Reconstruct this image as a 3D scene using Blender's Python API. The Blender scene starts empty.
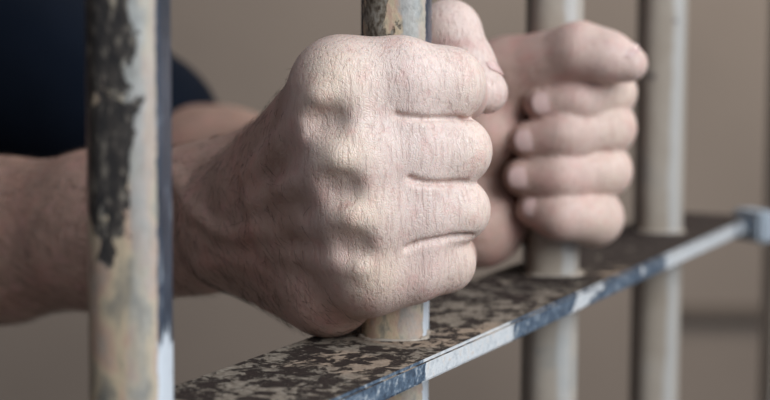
import bpy, bmesh, math, random
import numpy as np
from mathutils import Vector, Matrix
random.seed(7)
rng = np.random.default_rng(5)
scene = bpy.context.scene
COL = scene.collection

# ---------------------------------------------------------------- camera model (millimetres, origin at the lens)
F = 1750.0
PITCH = math.radians(6.2)
CAMZ = 1.42                       # lens height above the floor, metres
ROLL = math.radians(0.35)
def P(px, py, Y):
    """world point (mm) seen at px,py when it stands Y mm away"""
    a, b = px - 385.0, 200.0 - py
    c, s = math.cos(ROLL), math.sin(ROLL)
    a, b = a * c + b * s, -a * s + b * c
    a /= F; b /= F
    d = np.array([a, math.cos(PITCH) + b * math.sin(PITCH), -math.sin(PITCH) + b * math.cos(PITCH)])
    return d * (Y / d[1])
def W(p):
    return Vector((p[0] / 1000, p[1] / 1000, CAMZ + p[2] / 1000))

# ---------------------------------------------------------------- mesh helpers
def link(name, me, mat=None, parent=None, smooth=True):
    o = bpy.data.objects.new(name, me)
    COL.objects.link(o)
    if mat: me.materials.append(mat)
    if parent is not None: o.parent = parent
    if smooth:
        me.polygons.foreach_set('use_smooth', [True] * len(me.polygons))
    return o
def from_bm(name, bm, mat, parent=None, smooth=True):
    me = bpy.data.meshes.new(name); bm.to_mesh(me); bm.free()
    return link(name, me, mat, parent, smooth)

# ---------------------------------------------------------------- signed distance modelling
def rc(p, a, b, r1, r2):
    """round cone"""
    a = np.asarray(a, np.float32); b = np.asarray(b, np.float32)
    ab = b - a; L = float(ab @ ab)
    h = np.clip(((p - a) @ ab) / L, 0, 1)
    q = p - a - h[:, None] * ab
    return np.sqrt((q * q).sum(1)) - (r1 + (r2 - r1) * h)
def smin(a, b, k):
    h = np.maximum(k - np.abs(a - b), 0) / k
    return np.minimum(a, b) - h * h * k * 0.25
def chain(p, pts, k=2.5):
    """pts: list of (xyz, r)"""
    d = None
    for (a, ra), (b, rb) in zip(pts[:-1], pts[1:]):
        e = rc(p, a, b, ra, rb)
        d = e if d is None else smin(d, e, k)
    return d
def ell(p, c, rad, axes=None):
    q = p - np.asarray(c, np.float32)
    if axes is not None: q = q @ np.asarray(axes, np.float32).T
    rad = np.asarray(rad, np.float32)
    k0 = np.sqrt(((q / rad) ** 2).sum(1)); k1 = np.sqrt(((q / rad ** 2) ** 2).sum(1)) + 1e-9
    return k0 * (k0 - 1) / k1

def mesh_sdf(f, lo, hi, h, B=12, slack=2.0):
    lo = np.array(lo, np.float64); hi = np.array(hi, np.float64)
    nb = np.ceil((hi - lo) / (h * B)).astype(int)
    bi = np.stack(np.meshgrid(*[np.arange(n) for n in nb], indexing='ij'), -1).reshape(-1, 3)
    cen = lo + (bi + .5) * (h * B)
    d = f(cen.astype(np.float32))
    bi = bi[np.abs(d) < h * B * 0.87 + slack + h]
    g = np.stack(np.meshgrid(*[np.arange(B + 1)] * 3, indexing='ij'), -1).reshape(-1, 3)
    S = int(nb.max() * B + 5)
    ids_all, pos_all, quads_all = [], [], []
    corners = np.array([[i, j, k] for i in (0, 1) for j in (0, 1) for k in (0, 1)])
    edges = [(a, b) for a in range(8) for b in range(a + 1, 8) if np.abs(corners[a] - corners[b]).sum() == 1]
    def key(c): return (c[:, 0].astype(np.int64) * S + c[:, 1]) * S + c[:, 2]
    CH = 250
    for s in range(0, len(bi), CH):
        bb = bi[s:s + CH]
        gi = (bb[:, None, :] * B + g[None]).reshape(-1, 3)
        v = f((lo + gi * h).astype(np.float32)).reshape(len(bb), B + 1, B + 1, B + 1)
        V = np.stack([v[:, c[0]:B + c[0], c[1]:B + c[1], c[2]:B + c[2]] for c in corners], -1)
        neg = V < 0
        m = neg.any(-1) & ~neg.all(-1)
        w = np.argwhere(m)
        vals = V[m]
        acc = np.zeros((len(w), 3)); cnt = np.zeros(len(w))
        for a, b in edges:
            va, vb = vals[:, a], vals[:, b]
            x = (va < 0) != (vb < 0)
            t = np.where(x, va / np.where(x, va - vb, 1), 0)
            acc += np.where(x[:, None], corners[a] + t[:, None] * (corners[b] - corners[a]), 0)
            cnt += x
        cell = bb[w[:, 0]] * B + w[:, 1:]
        ids_all.append(key(cell + 1)); pos_all.append(lo + (cell + acc / cnt[:, None]) * h)
        for ax in range(3):
            o1, o2 = [(1, 2), (2, 0), (0, 1)][ax]
            sl0 = v[:, :B, :B, :B]
            off = [0, 0, 0]; off[ax] = 1
            sl1 = v[:, off[0]:B + off[0], off[1]:B + off[1], off[2]:B + off[2]]
            x = (sl0 < 0) != (sl1 < 0)
            w = np.argwhere(x); flip = sl0[x] < 0
            c = bb[w[:, 0]] * B + w[:, 1:] + 1
            e1 = np.zeros(3, int); e1[o1] = 1; e2 = np.zeros(3, int); e2[o2] = 1
            q = np.stack([key(c), key(c - e1), key(c - e1 - e2), key(c - e2)], 1)
            q[~flip] = q[~flip][:, ::-1]
            quads_all.append(q)
    ids = np.concatenate(ids_all); pos = np.concatenate(pos_all); q = np.concatenate(quads_all)
    o = np.argsort(ids); ids = ids[o]; pos = pos[o]
    ix = np.searchsorted(ids, q); ix = np.minimum(ix, len(ids) - 1)
    ok = (ids[ix] == q).all(1)
    return pos, ix[ok]
def grad(f, p, e=0.4):
    p = p.astype(np.float32)
    g = np.stack([f(p + np.eye(3, dtype=np.float32)[i] * e) - f(p - np.eye(3, dtype=np.float32)[i] * e) for i in range(3)], 1)
    return g / (np.linalg.norm(g, axis=1, keepdims=True) + 1e-9)
def march(f, px, py, y0=350, y1=1200):
    """first surface point along the sight line through px,py"""
    a = P(px, py, y0); b = P(px, py, y1); n = np.linalg.norm(b - a); d = (b - a) / n
    t = 0.0
    for _ in range(200):
        v = float(f((a + d * t)[None].astype(np.float32))[0])
        if v < 0.05: return a + d * t
        t += max(v * .8, .05)
        if t > n: break
    return None
def mesh_from(name, parts):
    """parts: list of (pos mm, quads)"""
    vs, fs, n = [], [], 0
    for p, q in parts:
        vs.append(p); fs.append(q + n); n += len(p)
    v = np.concatenate(vs); q = np.concatenate(fs)
    v = v / 1000.0; v[:, 2] += CAMZ
    me = bpy.data.meshes.new(name)
    me.vertices.add(len(v)); me.vertices.foreach_set('co', v.ravel())
    me.loops.add(len(q) * 4); me.loops.foreach_set('vertex_index', q.ravel().astype(np.int32))
    me.polygons.add(len(q))
    me.polygons.foreach_set('loop_start', np.arange(0, len(q) * 4, 4, dtype=np.int32))
    me.update(calc_edges=True); me.validate()
    return me

# ---------------------------------------------------------------- near hand: a right hand seen from its back
def L(*t): return [(P(a, b, c), r) for a, b, c, r in t]
NF = {  # knuckle, middle of the proximal phalanx, bent joint, last joint, tip
 'index':  L((342, 86, 517, 13.4), (398, 81, 518, 12.4), (446, 84, 523, 11.0), (457, 93, 556, 9.0), (388, 98, 563, 7.8)),
 'middle': L((352, 155, 514, 12.8), (408, 150, 518, 10.8), (457, 150, 524, 9.9), (458, 152, 556, 8.8), (385, 155, 563, 7.8)),
 'ring':   L((366, 215, 516, 12.2), (414, 211, 519, 10.2), (458, 209, 525, 9.3), (457, 208, 556, 8.4), (384, 208, 562, 7.4)),
 'pinky':  L((374, 271, 521, 11.8), (412, 268, 522, 9.8), (446, 262, 528, 8.8), (451, 256, 554, 7.8), (392, 256, 561, 6.8)),
}
N_THUMB = L((252, 182, 588, 14), (362, 76, 586, 11.8), (447, 32, 576, 10.0), (464, 64, 569, 9.0), (485, 91, 564, 7.0))
N_META = [L((244, 200, 577, 13), (334, 92, 519, 12.2)), L((236, 212, 570, 13.5), (346, 157, 516, 12)),
          L((234, 228, 570, 13.5), (360, 215, 518, 11.5)), L((234, 244, 575, 13.5), (364, 268, 522, 11.5))]
N_ARM = [L((205, 209, 596, 18.5), (100, 218, 634, 21.5), (0, 233, 664, 25), (-380, 230, 740, 40)),
         L((205, 243, 596, 18.0), (100, 248, 634, 21.5), (0, 256, 664, 25.5), (-380, 260, 740, 40)),
         L((188, 190, 596, 13), (258, 166, 590, 12)),
         L((262, 260, 584, 13), (328, 286, 536, 15.8)),
         L((300, 200, 566, 18), (330, 130, 566, 14)),
         L((300, 250, 560, 16), (345, 170, 556, 14))]
def near_base(p):
    d = None
    for m in N_META:
        e = chain(p, m); d = e if d is None else smin(d, e, 13)
    for m in N_ARM:
        d = smin(d, chain(p, m, 10), 9)
    w = None
    for k in NF:                       # webbed first half of each proximal phalanx
        (a, ra), (b, rb) = NF[k][0], NF[k][1]
        c_, rc_ = NF[k][2]
        e = chain(p, [(a, ra), (b, rb - .9), (b + (c_ - b) * .6, rc_ - 1.6)], 3)
        w = e if w is None else smin(w, e, 16)
    d = smin(d, w, 8)
    return d
N_KNOB = [(NF[k][0][0] + np.array([0, -3.2, 0]), NF[k][0][1] - 2.4) for k in NF]   # the bone heads that stand out
N_CREASE = []
N_FEAT = []   # (points, radius, k, sign) tendons, veins, dents pinned on the surface
def near(p):
    base = near_base(p)
    for c_, rd in N_KNOB: base = smin(base, rc(p, c_, c_ + np.array([.1, 0, 0]), rd, rd), 7)
    for pts, r, k, sg in N_FEAT:
        e = None
        for a, b in zip(pts[:-1], pts[1:]):
            c = rc(p, a, b, r, r); e = c if e is None else np.minimum(e, c)
        if sg > 0: base = smin(base, e, k)
        else: base = -smin(-base, e, k)
    d = None
    for k in NF:
        c = chain(p, NF[k], 2.5)
        # creases of skin across the back of the bent joint
        e = smin(base, c, 4.0)
        d = e if d is None else smin(d, e, .5)
    t = chain(p, N_THUMB, 4)
    d = smin(d, smin(base, t, 7), 1.0)
    for pts, r in N_CREASE:
        e = None
        for a, b in zip(pts[:-1], pts[1:]):
            c = rc(p, a, b, r, r); e = c if e is None else np.minimum(e, c)
        d = -smin(-d, e, 1.8)
    return d
def pin(f, pts, depth):
    out = []
    for q in pts:
        s = march(f, *q)
        if s is None: continue
        g = grad(f, s[None])[0]
        out.append(s - g * depth)
    return out
_feats = [
  ([(172, 176), (184, 198), (198, 216), (214, 230), (236, 236), (262, 230), (284, 238)], 2.4, .6, 3, 1),      # veins
  ([(262, 230), (280, 215), (300, 212)], 1.8, 1.0, 3.5, 1),
  ([(200, 268), (232, 262), (262, 268)], 2.0, 1.4, 4, 1),
  ([(250, 178), (285, 138), (318, 100)], 2.8, .9, 5, 1),                                          # extensor tendons
  ([(255, 205), (300, 182), (338, 160)], 2.6, .9, 5, 1),
  ([(260, 230), (310, 226), (352, 217)], 2.4, 1.0, 5, 1),
  ([(268, 252), (318, 260), (360, 266)], 2.2, 1.5, 5, 1),
  ([(296, 132), (300, 120), (304, 126), (302, 138)], 1.3, 1.0, 2.5, 1),
  ([(330, 121), (322, 122)], 2.2, 0, 8, -1),                                           # hollows between the knuckles
  ([(344, 187), (336, 188)], 2.2, 0, 8, -1),
  ([(358, 246), (350, 247)], 2.0, 0, 8, -1),
]
for pts, r, dep, k, sg in _feats:
    N_FEAT_PTS = pin(near_base, pts, dep if sg > 0 else (-r * .35 if r > 1.2 else .45))
    if len(N_FEAT_PTS) > 1: N_FEAT.append((N_FEAT_PTS, r, k, sg))

# folds of skin where the fingers press together
_cr = []
for pts in ([(396, 115), (404, 117), (416, 118), (430, 118.5), (444, 118), (458, 117.5), (470, 117), (478, 116.5)],
            [(410, 178), (416, 181), (428, 182.5), (440, 183), (452, 182.5), (466, 181.5), (480, 181)],
            [(408, 248), (414, 245), (424, 242), (436, 239.5), (450, 237), (464, 235.5), (474, 235)]):
    _cr.append((pin(near, pts, 1.0), .65))
N_CREASE = _cr[:3]

# ---------------------------------------------------------------- far hand: a left hand seen from its fingertips
FF = {
 'index':  L((540, 84, 706, 9.5), (611, 90, 662, 7.8), (574, 96, 654, 8.0), (542, 101, 655, 7.3)),
 'middle': L((540, 120, 707, 9.8), (607, 125, 662, 9.3), (564, 133, 653, 8.6), (528, 138, 656, 7.4)),
 'ring':   L((538, 165, 707, 9.6), (604, 168, 662, 9.1), (560, 173, 653, 8.5), (522, 175, 656, 7.2)),
 'pinky':  L((534, 205, 705, 9.0), (595, 215, 661, 9.5), (560, 212, 653, 8.5), (534, 207, 657, 6.8)),
}
F_THUMB = L((458, 180, 690, 16), (506, 74, 668, 14.0), (578, 48, 648, 9.8), (606, 54, 645, 8.7), (628, 61, 643, 6.7))
F_ARM = [L((400, 215, 705, 22), (300, 204, 790, 32), (220, 194, 855, 40), (150, 178, 905, 42)),
         L((400, 215, 705, 22), (470, 150, 700, 17), (535, 100, 706, 10)),
         L((400, 215, 705, 22), (470, 190, 704, 16), (538, 165, 707, 10)),
         L((420, 225, 702, 20), (480, 222, 672, 15), (534, 205, 705, 10)),
         L((458, 180, 690, 16), (486, 130, 668, 14))]
def far(p):
    base = None
    for m in F_ARM:
        e = chain(p, m, 10); base = e if base is None else smin(base, e, 8)
    d = None
    for k in FF:
        c = chain(p, FF[k], 7)
        q = FF[k]
        e = smin(base, rc(p, q[0][0], q[1][0], q[0][1], q[1][1]), 5)
        e = np.minimum(e, c)
        d = e if d is None else np.minimum(d, e)
    t = chain(p, F_THUMB, 5)
    return smin(d, smin(base, t, 7), .6)

# ---------------------------------------------------------------- materials
def newmat(name):
    m = bpy.data.materials.new(name); m.use_nodes = True
    nt = m.node_tree; b = nt.nodes['Principled BSDF']
    return m, nt, b
def N(nt, t, **kw):
    n = nt.nodes.new(t)
    for k, v in kw.items():
        if k in n.inputs.keys() if hasattr(n.inputs, 'keys') else False: n.inputs[k].default_value = v
        else: setattr(n, k, v)
    return n
def ramp(nt, src, stops, interp='LINEAR'):
    r = nt.nodes.new('ShaderNodeValToRGB'); cr = r.color_ramp; cr.interpolation = interp
    while len(cr.elements) < len(stops): cr.elements.new(.5)
    for e, (pos, c) in zip(cr.elements, stops):
        e.position = pos; e.color = (*c, 1) if len(c) == 3 else c
    nt.links.new(src, r.inputs[0]); return r
def noise(nt, vec, scale, detail=4, rough=.55, dist=0):
    n = nt.nodes.new('ShaderNodeTexNoise'); n.inputs['Scale'].default_value = scale
    n.inputs['Detail'].default_value = detail; n.inputs['Roughness'].default_value = rough
    n.inputs['Distortion'].default_value = dist
    if vec is not None: nt.links.new(vec, n.inputs['Vector'])
    return n
def mapping(nt, src, scale=(1, 1, 1), rot=(0, 0, 0)):
    m = nt.nodes.new('ShaderNodeMapping'); m.inputs['Scale'].default_value = scale; m.inputs['Rotation'].default_value = rot
    nt.links.new(src, m.inputs['Vector']); return m
def mix(nt, fac, a, b, blend='MIX'):
    m = nt.nodes.new('ShaderNodeMix'); m.data_type = 'RGBA'; m.blend_type = blend
    for s, i in ((fac, 0), (a, 6), (b, 7)):
        if isinstance(s, (int, float)): m.inputs[i].default_value = s
        elif isinstance(s, tuple): m.inputs[i].default_value = (*s, 1)
        else: nt.links.new(s, m.inputs[i])
    return m.outputs[2]
def math_(nt, op, a, b=None, c=None):
    m = nt.nodes.new('ShaderNodeMath'); m.operation = op
    for i, s in enumerate((a, b, c)):
        if s is None: continue
        if isinstance(s, (int, float)): m.inputs[i].default_value = s
        else: nt.links.new(s, m.inputs[i])
    return m.outputs[0]
def bump(nt, h, strength, dist, prev=None):
    b = nt.nodes.new('ShaderNodeBump'); b.inputs['Strength'].default_value = strength; b.inputs['Distance'].default_value = dist
    nt.links.new(h, b.inputs['Height'])
    if prev is not None: nt.links.new(prev, b.inputs['Normal'])
    return b.outputs[0]

def skin_material():
    m, nt, b = newmat('skin')
    tc = nt.nodes.new('ShaderNodeTexCoord').outputs['Object']
    at = nt.nodes.new('ShaderNodeAttribute'); at.attribute_name = 'tone'
    sep = nt.nodes.new('ShaderNodeSeparateColor'); nt.links.new(at.outputs['Color'], sep.inputs[0])
    knuckle, arm, finger = sep.outputs[0], sep.outputs[1], sep.outputs[2]
    n1 = noise(nt, tc, 55, 4, .6)
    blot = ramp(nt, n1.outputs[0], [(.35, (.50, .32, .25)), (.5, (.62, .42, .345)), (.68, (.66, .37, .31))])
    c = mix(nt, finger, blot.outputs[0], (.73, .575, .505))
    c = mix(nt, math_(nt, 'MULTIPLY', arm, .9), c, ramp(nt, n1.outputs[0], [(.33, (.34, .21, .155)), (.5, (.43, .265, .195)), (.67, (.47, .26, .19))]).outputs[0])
    n2 = noise(nt, tc, 150, 3, .6)
    c = mix(nt, math_(nt, 'MULTIPLY', knuckle, math_(nt, 'MULTIPLY_ADD', n2.outputs[0], .8, .4)), c, (.86, .68, .53))
    red = ramp(nt, n2.outputs[0], [(.52, (0, 0, 0)), (.72, (1, 1, 1))])
    c = mix(nt, math_(nt, 'MULTIPLY', red.outputs[0], .42), c, (.64, .33, .29))
    # skin lines: stretched cells and cross lines
    mp = mapping(nt, tc, (1, 1, .38))
    w1 = noise(nt, tc, 90, 3, .5)
    vadd = nt.nodes.new('ShaderNodeMix'); vadd.data_type = 'VECTOR'; vadd.inputs[0].default_value = .012
    nt.links.new(mp.outputs[0], vadd.inputs[4]); nt.links.new(w1.outputs['Color'], vadd.inputs[5])
    vo = nt.nodes.new('ShaderNodeTexVoronoi'); vo.feature = 'DISTANCE_TO_EDGE'; vo.inputs['Scale'].default_value = 1300
    nt.links.new(vadd.outputs[1], vo.inputs['Vector'])
    cell = ramp(nt, vo.outputs['Distance'], [(0, (0, 0, 0)), (.16, (1, 1, 1))])
    mp2 = mapping(nt, tc, (1, 1, .16))
    n3 = noise(nt, mp2.outputs[0], 800, 3, .6, .3)
    lines = ramp(nt, n3.outputs[0], [(.36, (0, 0, 0)), (.5, (1, 1, 1))])
    mp3 = mapping(nt, tc, (1, 1, .22), (0, .5, 0))
    n4 = noise(nt, mp3.outputs[0], 1000, 2, .6, .3)
    c = mix(nt, math_(nt, 'MULTIPLY', math_(nt, 'SUBTRACT', 1, lines.outputs[0]), .24), c, (.42, .22, .18))
    c = mix(nt, math_(nt, 'MULTIPLY', math_(nt, 'SUBTRACT', 1, cell.outputs[0]), .10), c, (.36, .2, .16))
    nt.links.new(c, b.inputs['Base Color'])
    h1 = bump(nt, lines.outputs[0], .55, .00025)
    h2 = bump(nt, cell.outputs[0], .45, .00018, h1)
    h3 = bump(nt, n4.outputs[0], .3, .0003, h2)
    n5 = noise(nt, tc, 2200, 2, .6)
    h4 = bump(nt, n5.outputs[0], .3, .0001, h3)
    n6 = noise(nt, mapping(nt, tc, (.45, 1, 1)).outputs[0], 170, 4, .6, .5)
    h5 = nt.nodes.new('ShaderNodeBump'); h5.inputs['Distance'].default_value = .0016
    nt.links.new(n6.outputs[0], h5.inputs['Height']); nt.links.new(h4, h5.inputs['Normal'])
    nt.links.new(math_(nt, 'MULTIPLY', math_(nt, 'ADD', arm, .15), .55), h5.inputs['Strength'])
    nt.links.new(h5.outputs[0], b.inputs['Normal'])
    b.inputs['Roughness'].default_value = .43
    b.inputs['Subsurface Weight'].default_value = .12
    b.inputs['Subsurface Radius'].default_value = (1, .35, .2)
    b.inputs['Subsurface Scale'].default_value = .004
    b.inputs['Specular IOR Level'].default_value = .5
    return m
SKIN = skin_material()
def nail_material():
    m, nt, b = newmat('nail')
    b.inputs['Base Color'].default_value = (.60, .41, .37, 1); b.inputs['Roughness'].default_value = .28
    b.inputs['Subsurface Weight'].default_value = .1; b.inputs['Subsurface Scale'].default_value = .002
    return m
NAIL = nail_material()
def cloth_material(name, col):
    m, nt, b = newmat(name)
    tc = nt.nodes.new('ShaderNodeTexCoord').outputs['Object']
    n = noise(nt, tc, 14, 3); r = ramp(nt, n.outputs[0], [(.3, tuple(c * .8 for c in col)), (.7, tuple(c * 1.2 for c in col))])
    nt.links.new(r.outputs[0], b.inputs['Base Color']); b.inputs['Roughness'].default_value = .95
    b.inputs['Specular IOR Level'].default_value = .1
    n2 = noise(nt, tc, 900, 2)
    nt.links.new(bump(nt, n2.outputs[0], .4, .0006), b.inputs['Normal'])
    return m
NAVY = cloth_material('navy_cotton', (.005, .008, .015))
DENIM = cloth_material('dark_cloth', (.02, .022, .03))
def hair_material():
    m, nt, b = newmat('hair'); b.inputs['Base Color'].default_value = (.035, .022, .015, 1); b.inputs['Roughness'].default_value = .5
    return m
HAIR = hair_material()

def bar_paint(name, seedz, chip, zchip, left_only=0.0, rust=0.0, fine=1.0):
    """old cream paint with a grey strip right of centre, dark steel where it flaked off; the right side is bare, the left has its shade painted in"""
    m, nt, b = newmat(name)
    obj = nt.nodes.new('ShaderNodeTexCoord').outputs['Object']
    off = nt.nodes.new('ShaderNodeVectorMath'); off.operation = 'ADD'; off.inputs[1].default_value = (seedz, seedz * .7, seedz * 1.3)
    nt.links.new(obj, off.inputs[0]); v = mapping(nt, off.outputs[0], (1.3 * fine, 1.3 * fine, .75 * fine)).outputs[0]
    a = noise(nt, v, 62, 6, .62, .5)
    bN = noise(nt, v, 90, 6, .6, .2)
    c = noise(nt, v, 330, 4, .6)
    sepx = nt.nodes.new('ShaderNodeSeparateXYZ'); nt.links.new(obj, sepx.inputs[0]); X, Y_, Z = sepx.outputs
    cream = ramp(nt, bN.outputs[0], [(.32, (.20, .185, .155)), (.42, (.38, .32, .235)), (.48, (.54, .43, .29)), (.56, (.50, .34, .25)), (.64, (.42, .33, .26)), (.72, (.28, .27, .23))])
    grey = ramp(nt, c.outputs[0], [(.3, (.28, .285, .27)), (.7, (.42, .43, .415))])
    edge = math_(nt, 'ADD', X, math_(nt, 'MULTIPLY', math_(nt, 'SUBTRACT', a.outputs[0], .5), .010))
    grey_strip = ramp(nt, math_(nt, 'MULTIPLY', edge, 100), [(.26, (0, 0, 0)), (.36, (1, 1, 1)), (.72, (1, 1, 1)), (.8, (.55, .55, .55))])
    # flaking grows towards the upper half of the bar
    zf = ramp(nt, math_(nt, 'ADD', math_(nt, 'MULTIPLY', math_(nt, 'SUBTRACT', Z, zchip), 12), .5), [(.2, (0, 0, 0)), (.8, (1, 1, 1))])
    mm = mix(nt, math_(nt, 'MULTIPLY', grey_strip.outputs[0], math_(nt, 'ADD', .4, math_(nt, 'MULTIPLY', zf.outputs[0], .45))), cream.outputs[0], grey.outputs[0])
    th = math_(nt, 'ADD', .33, math_(nt, 'MULTIPLY', zf.outputs[0], .19 * chip / .5))
    xb = math_(nt, 'MULTIPLY', math_(nt, 'MAXIMUM', math_(nt, 'ADD', X, left_only), 0), 22.0)
    val = math_(nt, 'SUBTRACT', th, math_(nt, 'ADD', a.outputs[0], xb))
    dk = ramp(nt, math_(nt, 'ADD', val, .5), [(.495, (0, 0, 0)), (.51, (1, 1, 1))])
    dkf = dk.outputs[0]
    dark = ramp(nt, c.outputs[0], [(.35, (.022, .020, .019)), (.55, (.05, .042, .036)), (.68, (.22, .19, .15))])
    dcol = mix(nt, rust, dark.outputs[0], ramp(nt, c.outputs[0], [(.35, (.06, .04, .025)), (.5, (.20, .165, .12)), (.62, (.30, .27, .22))]).outputs[0])
    mm = mix(nt, dkf, mm, dcol)
    sx = math_(nt, 'MULTIPLY', math_(nt, 'ADD', X, math_(nt, 'MULTIPLY', math_(nt, 'SUBTRACT', c.outputs[0], .5), .0012)), 100)
    st = ramp(nt, sx, [(.935, (0, 0, 0)), (.945, (1, 1, 1))])
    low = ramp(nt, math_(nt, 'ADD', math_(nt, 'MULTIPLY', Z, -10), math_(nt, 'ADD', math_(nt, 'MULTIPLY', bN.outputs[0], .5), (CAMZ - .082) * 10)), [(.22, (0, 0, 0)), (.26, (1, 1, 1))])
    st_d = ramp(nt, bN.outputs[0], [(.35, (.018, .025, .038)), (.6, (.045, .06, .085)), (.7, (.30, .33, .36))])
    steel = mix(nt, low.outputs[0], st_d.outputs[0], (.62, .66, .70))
    mm = mix(nt, st.outputs[0], mm, steel)
    left_shade = ramp(nt, math_(nt, 'MULTIPLY', sx, -1), [(.99, (0, 0, 0)), (1.0, (1, 1, 1))])
    mm = mix(nt, left_shade.outputs[0], mm, (.07, .058, .05))  # shade of the left face put into the colour as dark brown
    nt.links.new(mm, b.inputs['Base Color'])
    b.inputs['Roughness'].default_value = .36
    hh = math_(nt, 'ADD', math_(nt, 'MULTIPLY', dkf, -1), math_(nt, 'MULTIPLY', c.outputs[0], .5))
    nt.links.new(bump(nt, hh, .7, .0006), b.inputs['Normal'])
    return m
def plain_paint(name, seedz=0.0, side=False):
    m, nt, b = newmat(name)
    obj = nt.nodes.new('ShaderNodeTexCoord').outputs['Object']
    off = nt.nodes.new('ShaderNodeVectorMath'); off.operation = 'ADD'; off.inputs[1].default_value = (seedz,) * 3
    nt.links.new(obj, off.inputs[0]); v = off.outputs[0]
    a = noise(nt, v, 30, 5, .6); c = noise(nt, v, 160, 4, .6)
    r = ramp(nt, a.outputs[0], [(.3, (.33, .27, .21)), (.6, (.41, .35, .285)), (.68, (.34, .31, .27))])
    vo = noise(nt, v, 52, 2, .4)
    d = ramp(nt, vo.outputs[0], [(.69, (0, 0, 0)), (.71, (1, 1, 1))])
    sepx = nt.nodes.new('ShaderNodeSeparateXYZ'); nt.links.new(obj, sepx.inputs[0])
    left_shade = ramp(nt, math_(nt, 'MULTIPLY', sepx.outputs[0], -100), [(.99, (0, 0, 0)), (1.0, (1, 1, 1))])
    cc = mix(nt, d.outputs[0], r.outputs[0], (.09, .08, .08))
    if side:
        ed = math_(nt, 'ADD', sepx.outputs[0], math_(nt, 'MULTIPLY', math_(nt, 'SUBTRACT', a.outputs[0], .5), .006))
        pale_highlight = ramp(nt, math_(nt, 'MULTIPLY', ed, 100), [(.22, (0, 0, 0)), (.36, (1, 1, 1)), (.72, (1, 1, 1)), (.8, (.3, .3, .3))])  # lighter strip right of centre, a highlight painted into the colour
        cc = mix(nt, math_(nt, 'MULTIPLY', pale_highlight.outputs[0], .5), cc, mix(nt, d.outputs[0], (.52, .53, .52), (.09, .08, .08)))
    if side: cc = mix(nt, left_shade.outputs[0], cc, (.09, .075, .062))  # left face darkened in colour to stand for its shade
    nt.links.new(cc, b.inputs['Base Color'])
    b.inputs['Roughness'].default_value = .34
    nt.links.new(bump(nt, c.outputs[0], .4, .0004), b.inputs['Normal'])
    return m

def rail_material(side=False):
    m, nt, b = newmat('rail_face' if side else 'rail_top')
    obj = nt.nodes.new('ShaderNodeTexCoord').outputs['Object']
    a = noise(nt, obj, 115, 8, .72, .6); c = noise(nt, obj, 420, 5, .7); s = noise(nt, obj, 190, 6, .7, .3)
    if not side:
        base = ramp(nt, c.outputs[0], [(.3, (.13, .10, .075)), (.5, (.24, .195, .15)), (.7, (.36, .31, .25))])
        pinkp = ramp(nt, noise(nt, obj, 24, 3).outputs[0], [(.55, (0, 0, 0)), (.62, (1, 1, 1))])
        base = mix(nt, math_(nt, 'MULTIPLY', pinkp.outputs[0], .45), base.outputs[0], (.47, .33, .23))
        k = math_(nt, 'ADD', math_(nt, 'MULTIPLY', a.outputs[0], .62), math_(nt, 'MULTIPLY', s.outputs[0], .38))
        sp = nt.nodes.new('ShaderNodeSeparateXYZ'); nt.links.new(obj, sp.inputs[0])
        far_ = ramp(nt, math_(nt, 'ADD', sp.outputs[0], .4), [(.45, (0, 0, 0)), (.7, (.12, .12, .12))])
        dk = ramp(nt, math_(nt, 'ADD', k, far_.outputs[0]), [(.49, (0, 0, 0)), (.505, (.65, .65, .65)), (.53, (1, 1, 1))])
        col = mix(nt, dk.outputs[0], base, mix(nt, c.outputs[0], (.006, .005, .004), (.06, .038, .03)))
        h = math_(nt, 'ADD', math_(nt, 'MULTIPLY', dk.outputs[0], -1.0), c.outputs[0])
        nt.links.new(bump(nt, h, .9, .0009), b.inputs['Normal'])
        b.inputs['Roughness'].default_value = .8; b.inputs['Specular IOR Level'].default_value = .25
    else:
        mp = mapping(nt, obj, (1, 1, 1))
        s2 = noise(nt, mp.outputs[0], 17, 8, .62, .3)
        base = ramp(nt, c.outputs[0], [(.25, (.16, .18, .20)), (.36, (.50, .52, .53)), (.55, (.70, .71, .71)), (.72, (.60, .50, .42))])
        sp = nt.nodes.new('ShaderNodeSeparateXYZ'); nt.links.new(obj, sp.inputs[0])
        bias = ramp(nt, math_(nt, 'ADD', sp.outputs[0], .4), [(.36, (.75,) * 3), (.372, (.33,) * 3), (.425, (.36,) * 3), (.45, (.6,) * 3), (.56, (.53,) * 3), (.62, (.40,) * 3)])
        val = math_(nt, 'ADD', s2.outputs[0], math_(nt, 'SUBTRACT', bias.outputs[0], .5))
        dk = ramp(nt, val, [(.49, (0, 0, 0)), (.50, (1, 1, 1))])
        steel = ramp(nt, c.outputs[0], [(.35, (.03, .045, .07)), (.55, (.10, .145, .20)), (.66, (.4, .43, .45))])
        col = mix(nt, dk.outputs[0], base.outputs[0], steel.outputs[0])
        h = math_(nt, 'ADD', math_(nt, 'MULTIPLY', dk.outputs[0], -1.0), c.outputs[0])
        nt.links.new(bump(nt, h, .8, .0006), b.inputs['Normal'])
        b.inputs['Roughness'].default_value = .33
    nt.links.new(col, b.inputs['Base Color'])
    return m
def wall_material(name='plaster', col=(.25, .208, .175)):
    m, nt, b = newmat(name)
    obj = nt.nodes.new('ShaderNodeTexCoord').outputs['Object']
    n = noise(nt, obj, 2.2, 4, .5); n2 = noise(nt, obj, 60, 4, .6)
    r = ramp(nt, n.outputs[0], [(.35, tuple(c * .9 for c in col)), (.65, tuple(c * 1.08 for c in col))])
    nt.links.new(r.outputs[0], b.inputs['Base Color']); b.inputs['Roughness'].default_value = .85
    nt.links.new(bump(nt, n2.outputs[0], .4, .003), b.inputs['Normal'])
    return m

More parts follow.
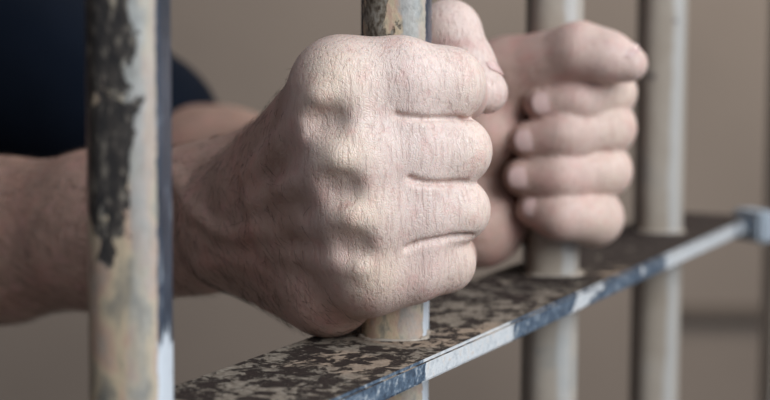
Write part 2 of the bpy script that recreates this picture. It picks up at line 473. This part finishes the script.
# ---------------------------------------------------------------- the setting
def box(bm, c, s, rotz=0.0):
    r = bmesh.ops.create_cube(bm, size=1)
    M = Matrix.Translation(c) @ Matrix.Rotation(rotz, 4, 'Z') @ Matrix.Diagonal((*s, 1))
    bmesh.ops.transform(bm, matrix=M, verts=r['verts'])
    return r['verts']
WALLM = wall_material()
def struct(name, boxes, mat):
    bm = bmesh.new()
    for c, s, rz in boxes: box(bm, c, s, rz)
    o = from_bm(name, bm, mat, smooth=False); o['kind'] = 'structure'; return o
struct('floor', [((0, 0.7, -.05), (8, 7.4, .1), 0)], wall_material('concrete', (.2, .18, .16)))
struct('wall_back', [((0, 2.9, 1.5), (8, .2, 3.0), 0)], WALLM)
struct('wall_left', [((-3.1, 1.0, 1.5), (.2, 3.6, 3.0), 0)], WALLM)
# shallow moulding that crosses the back wall on the right
bw = P(725, 308, 2790)
struct('trim_1', [((1.35, 2.79, CAMZ + bw[2] / 1000), (1.75, .02, .018), 0)], wall_material('moulding', (.13, .105, .085)))

# ---------------------------------------------------------------- the grille
U = np.array([.0624, .133]) / np.linalg.norm([.0624, .133])     # direction along the grille
def barpos(k): return (.0031 + .0624 * (k - 1), .540 + .133 * (k - 1))
RAILZ = CAMZ - .101
grille = bpy.data.objects.new('cell_grille', None); COL.objects.link(grille)
grille.location = (barpos(1)[0], barpos(1)[1], 0)
grille['label'] = 'steel cell grille of upright bars and one flat crossbar, cream paint flaking'
grille['category'] = 'prison bars'
def bar_mesh(z0, z1):
    # section: convex front, flat narrow sides
    prof = []
    w, dep = .0100, .0095
    for t in np.linspace(math.radians(200), math.radians(335), 18):   # bulging front
        prof.append((w * 1.0 * math.copysign(abs(math.cos(t)) ** .8, math.cos(t)), dep * math.copysign(abs(math.sin(t)) ** .75, math.sin(t))))
    prof += [(w, -.0025), (w, .0125), (w - .0015, .0140), (-w - .0008, .0140), (-w - .0023, .0125), (-w - .0004, -.0022)]
    n = len(prof)
    bm = bmesh.new()
    zs = np.linspace(z0, z1, 60)
    rings = [[bm.verts.new((x, y, z)) for x, y in prof] for z in zs]
    for a, b in zip(rings[:-1], rings[1:]):
        for i in range(n):
            bm.faces.new((a[i], a[(i + 1) % n], b[(i + 1) % n], b[i]))
    bm.faces.new(rings[0][::-1]); bm.faces.new(rings[-1])
    bmesh.ops.recalc_face_normals(bm, faces=bm.faces)
    return bm
mats = {0: bar_paint('bar_paint_flaked', 3.9, .72, CAMZ - .05, -.002), 1: bar_paint('bar_paint_worn', 11.7, .60, CAMZ - .04, .003, .9, 1.9),
        2: plain_paint('bar_paint_cream', 2.3, True), 3: plain_paint('bar_paint_pale', 5.9, True)}
labels = {0: 'bar in front of the forearm, cream paint flaked to dark metal', 1: 'bar gripped by the near hand, cream and grey flaking paint',
          2: 'bar gripped by the far hand, cream paint', 3: 'free bar right of both hands, cream paint'}
for k in (-1, 0, 1, 2, 3):
    bm = bar_mesh(0.0, 2.4)
    o = from_bm('bar', bm, mats[max(k, 0)], grille)
    x, y = barpos(k); o.location = (x - grille.location.x, y - grille.location.y, 0)
    o.rotation_euler.z = math.radians(-5.7)
    if k <= 0: o.scale = (.86, .80, 1); o.location.x -= .0012
    if k in labels: o['label'] = labels[k]
    md = o.modifiers.new('es', 'EDGE_SPLIT'); md.split_angle = math.radians(40)
# crossbar
ang = math.atan2(U[1], U[0])
bm = bmesh.new()
s0, s1 = -.32, .372
hw, th = .0235, .0068
v = box(bm, ((s0 + s1) / 2, -.0015, RAILZ - th / 2), (s1 - s0, 2 * hw, th))
bmesh.ops.bevel(bm, geom=list(bm.edges), offset=.0009, segments=2, affect='EDGES')
rail = from_bm('crossbar', bm, rail_material(False), grille, smooth=False)
rail.data.materials.append(rail_material(True))
for p in rail.data.polygons:
    if abs(p.normal.z) < .5: p.material_index = 1
rail.rotation_euler.z = ang
rail['label'] = 'flat horizontal crossbar, brown mottled top and steel-blue edge'
WELDM = plain_paint('weld_paint', 1.7)
# weld beads where the bars pass the crossbar
def weld(k):
    bm = bmesh.new(); R, r = .0113, .0016; n = 40
    rr = random.Random(k)
    rings = []
    for i in range(n):
        a = 2 * math.pi * i / n
        sx = math.copysign(abs(math.cos(a)) ** .7, math.cos(a)); sy = math.copysign(abs(math.sin(a)) ** .7, math.sin(a))
        q = r * (.25 + .6 * rr.random())
        rings.append([bm.verts.new(((R - .0008 + q * math.cos(b)) * sx, (R - .0008 + q * math.cos(b)) * sy, q * math.sin(b) * .8)) for b in np.linspace(0, 2 * math.pi, 8, endpoint=False)])
    for i in range(n):
        A, B = rings[i], rings[(i + 1) % n]
        for j in range(8): bm.faces.new((A[j], B[j], B[(j + 1) % 8], A[(j + 1) % 8]))
    o = from_bm('weld_bead', bm, WELDM, grille); x, y = barpos(k)
    o.location = (x - grille.location.x - (.0012 if k == 0 else 0), y - grille.location.y, RAILZ)
    if k == 0: o.scale = (.86, .84, 1)
    return o
for k in (0, 1, 2, 3): weld(k)
# end plate of the crossbar and the gate post it meets
ex, ey = U * s1
bw_ = P(756, 219, 862)
bm = bmesh.new(); box(bm, (bw_[0] / 1000 - grille.location.x, bw_[1] / 1000 - grille.location.y, RAILZ - .004), (.013, .022, .015), .5); bmesh.ops.bevel(bm, geom=list(bm.edges), offset=.0015, segments=2, affect='EDGES')
o = from_bm('end_plate', bm, wall_material('end_plate_paint', (.34, .38, .42)), grille, smooth=False)
bm = bmesh.new()
pw = P(796, 250, 980)
box(bm, (pw[0] / 1000 - grille.location.x, .98 - grille.location.y, 1.2), (.030, .040, 2.4), 0)
bmesh.ops.bevel(bm, geom=list(bm.edges), offset=.003, segments=2, affect='EDGES')
from_bm('end_post', bm, plain_paint('post_paint', 4.4), grille, smooth=False)

# ---------------------------------------------------------------- the person
near_mesh = mesh_sdf(near, (-330, 480, -190), (60, 760, 60), 0.85)
far_mesh = mesh_sdf(far, (-160, 630, -190), (120, 960, 40), 1.25)
SH_L = P(-165, -40, 960)                        # left shoulder
Lv = np.array([.425, .905, 0]); Fv = np.array([.905, -.425, 0])
SH_R = SH_L - Lv * 380
TC = (SH_L + SH_R) / 2
ELB_N = P(-380, 240, 720); ELB_F = P(150, 170, 905)
zfloor = -CAMZ * 1000
hip = TC - Fv * 40; hip = np.array([hip[0], hip[1], zfloor + 930])
AX = np.array([Lv, Fv, [0, 0, 1]])
HEAD = TC + Fv * 45 + np.array([0, 0, 235])
def torso(p, g=0.0):
    d = ell(p, (TC + hip) / 2 + np.array([0, 0, 60]), (175 + g, 115 + g, 290 + g), AX)
    d = smin(d, rc(p, SH_L, SH_R, 58 + g, 58 + g), 60)
    d = smin(d, ell(p, hip, (165 + g, 115 + g, 130 + g), AX), 50)
    return d
def body_rest(p):
    d = torso(p)
    d = smin(d, rc(p, SH_L, ELB_F, 52, 43), 30)
    d = smin(d, rc(p, SH_R, ELB_N, 52, 41), 30)
    d = smin(d, rc(p, TC + [0, 0, 40], HEAD - [0, 0, 80], 58, 54), 30)
    d = smin(d, ell(p, HEAD + [0, 0, 15], (76, 96, 112), AX), 18)
    d = smin(d, ell(p, HEAD + Fv * 55 - [0, 0, 60], (48, 45, 50), AX), 25)        # jaw
    d = smin(d, rc(p, HEAD + Fv * 94 + [0, 0, 5], HEAD + Fv * 112 - [0, 0, 28], 8, 12), 10)   # nose
    for s in (-1, 1):
        d = smin(d, ell(p, HEAD + Lv * s * 78 - [0, 0, 10], (8, 18, 32), AX), 5)  # ears
        d = np.maximum(d, -(ell(p, HEAD + Fv * 104 + Lv * s * 32 + [0, 0, 12], (16, 12, 9), AX)))
        d = smin(d, ell(p, HEAD + Fv * 86 + Lv * s * 32 + [0, 0, 12], (13, 13, 13), AX), 2)
        f = hip + Lv * s * 95
        kn = f * [1, 1, 0] + np.array([0, 0, zfloor + 500]) + Fv * 25
        an = f * [1, 1, 0] + np.array([0, 0, zfloor + 60])
        d = smin(d, chain(p, [(f, 82), (kn, 55), (an, 36)], 25), 25)
        d = smin(d, rc(p, an + [0, 0, -28], an + Fv * 170 + [0, 0, -32], 32, 28), 15)
    d = smin(d, rc(p, HEAD + Fv * 92 + Lv * 22 - [0, 0, 58], HEAD + Fv * 92 - Lv * 22 - [0, 0, 58], 7, 7), 4)
    return d
rest_mesh = mesh_sdf(body_rest, (-720, 480, zfloor), (130, 1130, 420), 9.0, B=8, slack=30)
me = mesh_from('person', [near_mesh, far_mesh, rest_mesh])
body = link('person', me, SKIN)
body['label'] = 'person in a dark navy shirt gripping two cell bars with both fists'
body['category'] = 'person'
# tone attribute: where the skin itself is paler (stretched knuckles), tanned (arm) or pinker (fingers); plus painted shade near the elbow and far-knuckle highlights
v = np.concatenate([near_mesh[0], far_mesh[0], rest_mesh[0]])
nn = len(near_mesh[0]); nf = len(far_mesh[0])
kn = np.zeros(len(v)); ar = np.ones(len(v)); fi = np.zeros(len(v))
vn = v[:nn]
def blob(p, c, r): return np.exp(-(((p - c) ** 2).sum(1)) / (r * r))
for (a, b, r) in ((328, 80, 12), (344, 152, 9), (360, 214, 9), (374, 275, 9)):
    s = march(near, a, b)
    kn[:nn] = np.maximum(kn[:nn], blob(vn, s, r))
for k in NF: kn[:nn] = np.maximum(kn[:nn], .45 * blob(vn, NF[k][2][0] + [5, -5, 0], 9))
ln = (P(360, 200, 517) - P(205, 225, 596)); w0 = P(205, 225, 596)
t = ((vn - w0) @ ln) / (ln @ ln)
ar[:nn] = np.clip((1.0 - t) / .42, 0, .85) + np.clip(-t * .3, 0, .25); fi[:nn] = np.clip((t - .85) / .35, 0, 1)  # last arm term paints shade into the tan towards the elbow
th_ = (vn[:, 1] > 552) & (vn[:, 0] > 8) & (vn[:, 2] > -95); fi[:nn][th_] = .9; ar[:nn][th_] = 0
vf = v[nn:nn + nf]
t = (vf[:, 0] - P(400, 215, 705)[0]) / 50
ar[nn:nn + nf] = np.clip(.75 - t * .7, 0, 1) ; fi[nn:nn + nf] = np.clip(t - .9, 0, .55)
for k in FF: kn[nn:nn + nf] = np.maximum(kn[nn:nn + nf], .85 * blob(vf, FF[k][1][0] + [0, -5, 0], 9))  # pale knuckle skin, strengthened to paint in the highlights
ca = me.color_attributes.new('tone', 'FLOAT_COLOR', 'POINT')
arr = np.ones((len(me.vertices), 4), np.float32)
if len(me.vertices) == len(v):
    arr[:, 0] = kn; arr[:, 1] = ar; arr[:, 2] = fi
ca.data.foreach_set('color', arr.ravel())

def child_mesh(name, f, lo, hi, h, mat, **kw):
    p, q = mesh_sdf(f, lo, hi, h, **kw)
    o = link(name, mesh_from(name, [(p, q)]), mat, body); return o
# shirt: torso and sleeves that end short of the elbows' bend
def shirt(p):
    d = torso(p, 9)
    hemF = P(128, 134, 893)
    d = smin(d, rc(p, SH_L, hemF, 64, 47), 30)
    d = smin(d, rc(p, SH_R, SH_R + (ELB_N - SH_R) * .62, 68, 56), 30)
    w = np.sin(p[:, 2] * .05 + p[:, 0] * .03) * np.sin(p[:, 0] * .045 - p[:, 2] * .02)
    d = d + w * 2.2
    d = np.maximum(d, -(rc(p, TC + [0, 0, 40], HEAD, 64, 62)))     # neck hole
    return np.maximum(d, (zfloor + 880) - p[:, 2])
child_mesh('shirt', shirt, (-740, 470, zfloor + 860), (130, 1150, 120), 5.0, NAVY, slack=14)['label'] = 'dark navy shirt'
def trousers(p):
    d = ell(p, hip, (176, 127, 145), AX)
    for s in (-1, 1):
        f = hip + Lv * s * 95
        knp = f * [1, 1, 0] + np.array([0, 0, zfloor + 500]) + Fv * 25
        an = f * [1, 1, 0] + np.array([0, 0, zfloor + 60])
        d = smin(d, chain(p, [(f, 92), (knp, 68), (an, 56)], 25), 25)
    return np.maximum(np.maximum(d, (zfloor + 45) - p[:, 2]), p[:, 2] - (zfloor + 1010))
child_mesh('trousers', trousers, (-740, 470, zfloor), (60, 1150, zfloor + 1020), 8.0, DENIM, B=8, slack=14)
def hairf(p):
    d = ell(p, HEAD + [0, 0, 30] - Fv * 8, (84, 104, 112), AX)
    cut = (p - (HEAD + Fv * 55 + [0, 0, 60])) @ (Fv * .75 - np.array([0, 0, .66]))
    return np.maximum(d, cut)
child_mesh('hair', hairf, HEAD - 150, HEAD + 170, 5.0, HAIR, B=8, slack=10)

# short dark hairs over the forearm and the back of the near hand
cand = np.where((ar[:nn] > .15) & (vn[:, 0] > -190) & (vn[:, 0] < -2))[0]
cand = cand[rng.random(len(cand)) < ar[cand] * .9]
sel = rng.choice(cand, 5000, replace=False)
gn = grad(near, vn[sel]); fdir = np.array([.75, -.25, -.55])
hv, hq = [], []
for i, (q0, n0) in enumerate(zip(vn[sel], gn)):
    if n0[1] > .35: continue
    ln_h = 4 + 5 * rng.random(); tdir = fdir + rng.normal(0, .35, 3)
    tdir -= n0 * (tdir @ n0); tdir /= np.linalg.norm(tdir); sd = np.cross(tdir, n0); b0 = len(hv) * 1
    pts = [q0 - n0 * .3, q0 + n0 * (.6) + tdir * ln_h * .4, q0 + n0 * .9 + tdir * ln_h]
    rad = (.055, .045, .012)
    for c_, r_ in zip(pts, rad):
        hv += [c_ + sd * r_, c_ - sd * r_ * .5 + n0 * r_ * .87, c_ - sd * r_ * .5 - n0 * r_ * .87]
    for l_ in range(2):
        for j in range(3):
            a_ = b0 + l_ * 3
            hq.append((a_ + j, a_ + (j + 1) % 3, a_ + 3 + (j + 1) % 3, a_ + 3 + j))
o = link('arm_hair', mesh_from('arm_hair', [(np.array(hv), np.array(hq))]), HAIR, body); o['kind'] = 'stuff'; o['label'] = 'fine dark hairs on the near forearm'

# fingernails: curved plates seated on the fingertips
def nail(f, centre, along, normal, ln_, wd, bend, lift=.05, drop=.0):
    along = np.array(along, float); normal = np.array(normal, float)
    normal -= along * (normal @ along) / (along @ along)
    along /= np.linalg.norm(along); normal /= np.linalg.norm(normal)
    side = np.cross(along, normal)
    bm = bmesh.new(); nu, nv = 14, 12; grid = []
    for i in range(nu + 1):
        row = []
        for j in range(nv + 1):
            u = -1 + 2 * i / nu; w = -1 + 2 * j / nv
            wu = w * math.sqrt(max(0, 1 - abs(u) ** 4 * .85))
            x = wd / 2 * wu; a = x / bend
            q = centre + along * (u * ln_ / 2 * (1 - .12 * w * w)) + side * (bend * math.sin(a)) - normal * (bend * (1 - math.cos(a)) + .35 * u * u + drop * (u + 1) / 2)
            row.append(bm.verts.new(W(q + normal * lift)))
        grid.append(row)
    for i in range(nu):
        for j in range(nv): bm.faces.new((grid[i][j], grid[i + 1][j], grid[i + 1][j + 1], grid[i][j + 1]))
    bmesh.ops.recalc_face_normals(bm, faces=bm.faces)
    o = from_bm('fingernail', bm, NAIL, body)
    md = o.modifiers.new('thick', 'SOLIDIFY'); md.thickness = .0007; md.offset = 0
    return o
for k, (px, py, l_, w_) in {'index': (542, 101, 8.5, 8.5), 'middle': (525, 139, 8.5, 8.5), 'ring': (519, 176, 8.5, 8.5), 'pinky': (532, 206, 7.5, 7.5)}.items():
    c = march(far, px, py)
    ax = FF[k][3][0] - FF[k][2][0]
    g = grad(far, c[None])[0]
    nail(far, c, ax, g * .6 + np.array([0, -1, .1]), l_, w_, FF[k][3][1] * .95)
ax = F_THUMB[4][0] - F_THUMB[3][0]; nrm = np.array([.1, -.55, .85])
nrm = nrm - ax * (nrm @ ax) / (ax @ ax); nrm /= np.linalg.norm(nrm)
nail(far, F_THUMB[3][0] * .5 + F_THUMB[4][0] * .5 + nrm * 8.1, ax, nrm, 12.5, 12, 8.5, drop=1.0)
ax = N_THUMB[4][0] - N_THUMB[3][0]; nrm = np.array([.93, -.30, .3])
nrm = nrm - ax * (nrm @ ax) / (ax @ ax); nrm /= np.linalg.norm(nrm)
nail(near, N_THUMB[3][0] * .62 + N_THUMB[4][0] * .38 + nrm * 8.75, ax, nrm, 12.5, 12, 8.6, drop=1.0)

# ---------------------------------------------------------------- light
def area(name, loc, target, sx, sy, power, col):
    l = bpy.data.lights.new(name, 'AREA'); l.shape = 'RECTANGLE'; l.size = sx; l.size_y = sy; l.energy = power; l.color = col
    o = bpy.data.objects.new(name, l); COL.objects.link(o); o.location = loc
    o.rotation_euler = (Vector(target) - Vector(loc)).to_track_quat('-Z', 'Y').to_euler()
    return o
area('window_light', (.72, -.06, CAMZ + .48), (.06, .55, CAMZ - .03), .7, .75, 17, (.88, .94, 1.0))
area('back_wall_fill', (.9, 1.6, CAMZ + 1.2), (.4, 2.8, CAMZ), 1.0, 1.0, 34, (1.0, .92, .83))  # unseen lamp added to grade the light across the back wall
w = bpy.data.worlds.new('World'); scene.world = w; w.use_nodes = True
w.node_tree.nodes['Background'].inputs[0].default_value = (.80, .86, 1, 1)
w.node_tree.nodes['Background'].inputs[1].default_value = .32

# ---------------------------------------------------------------- camera
cd = bpy.data.cameras.new('camera'); cam = bpy.data.objects.new('camera', cd); COL.objects.link(cam)
cd.sensor_width = 36; cd.lens = F / 770 * 36
cam.location = (0, 0, CAMZ)
cam.rotation_euler = (Matrix.Rotation(math.pi / 2 - PITCH, 4, 'X') @ Matrix.Rotation(ROLL, 4, 'Z')).to_euler()
cd.clip_start = .02
cd.dof.use_dof = True; cd.dof.focus_distance = .508; cd.dof.aperture_fstop = 9.5
scene.camera = cam
vs = scene.view_settings; vs.view_transform = 'Standard'; vs.look = 'None'; vs.gamma = 1; vs.exposure = -0.06
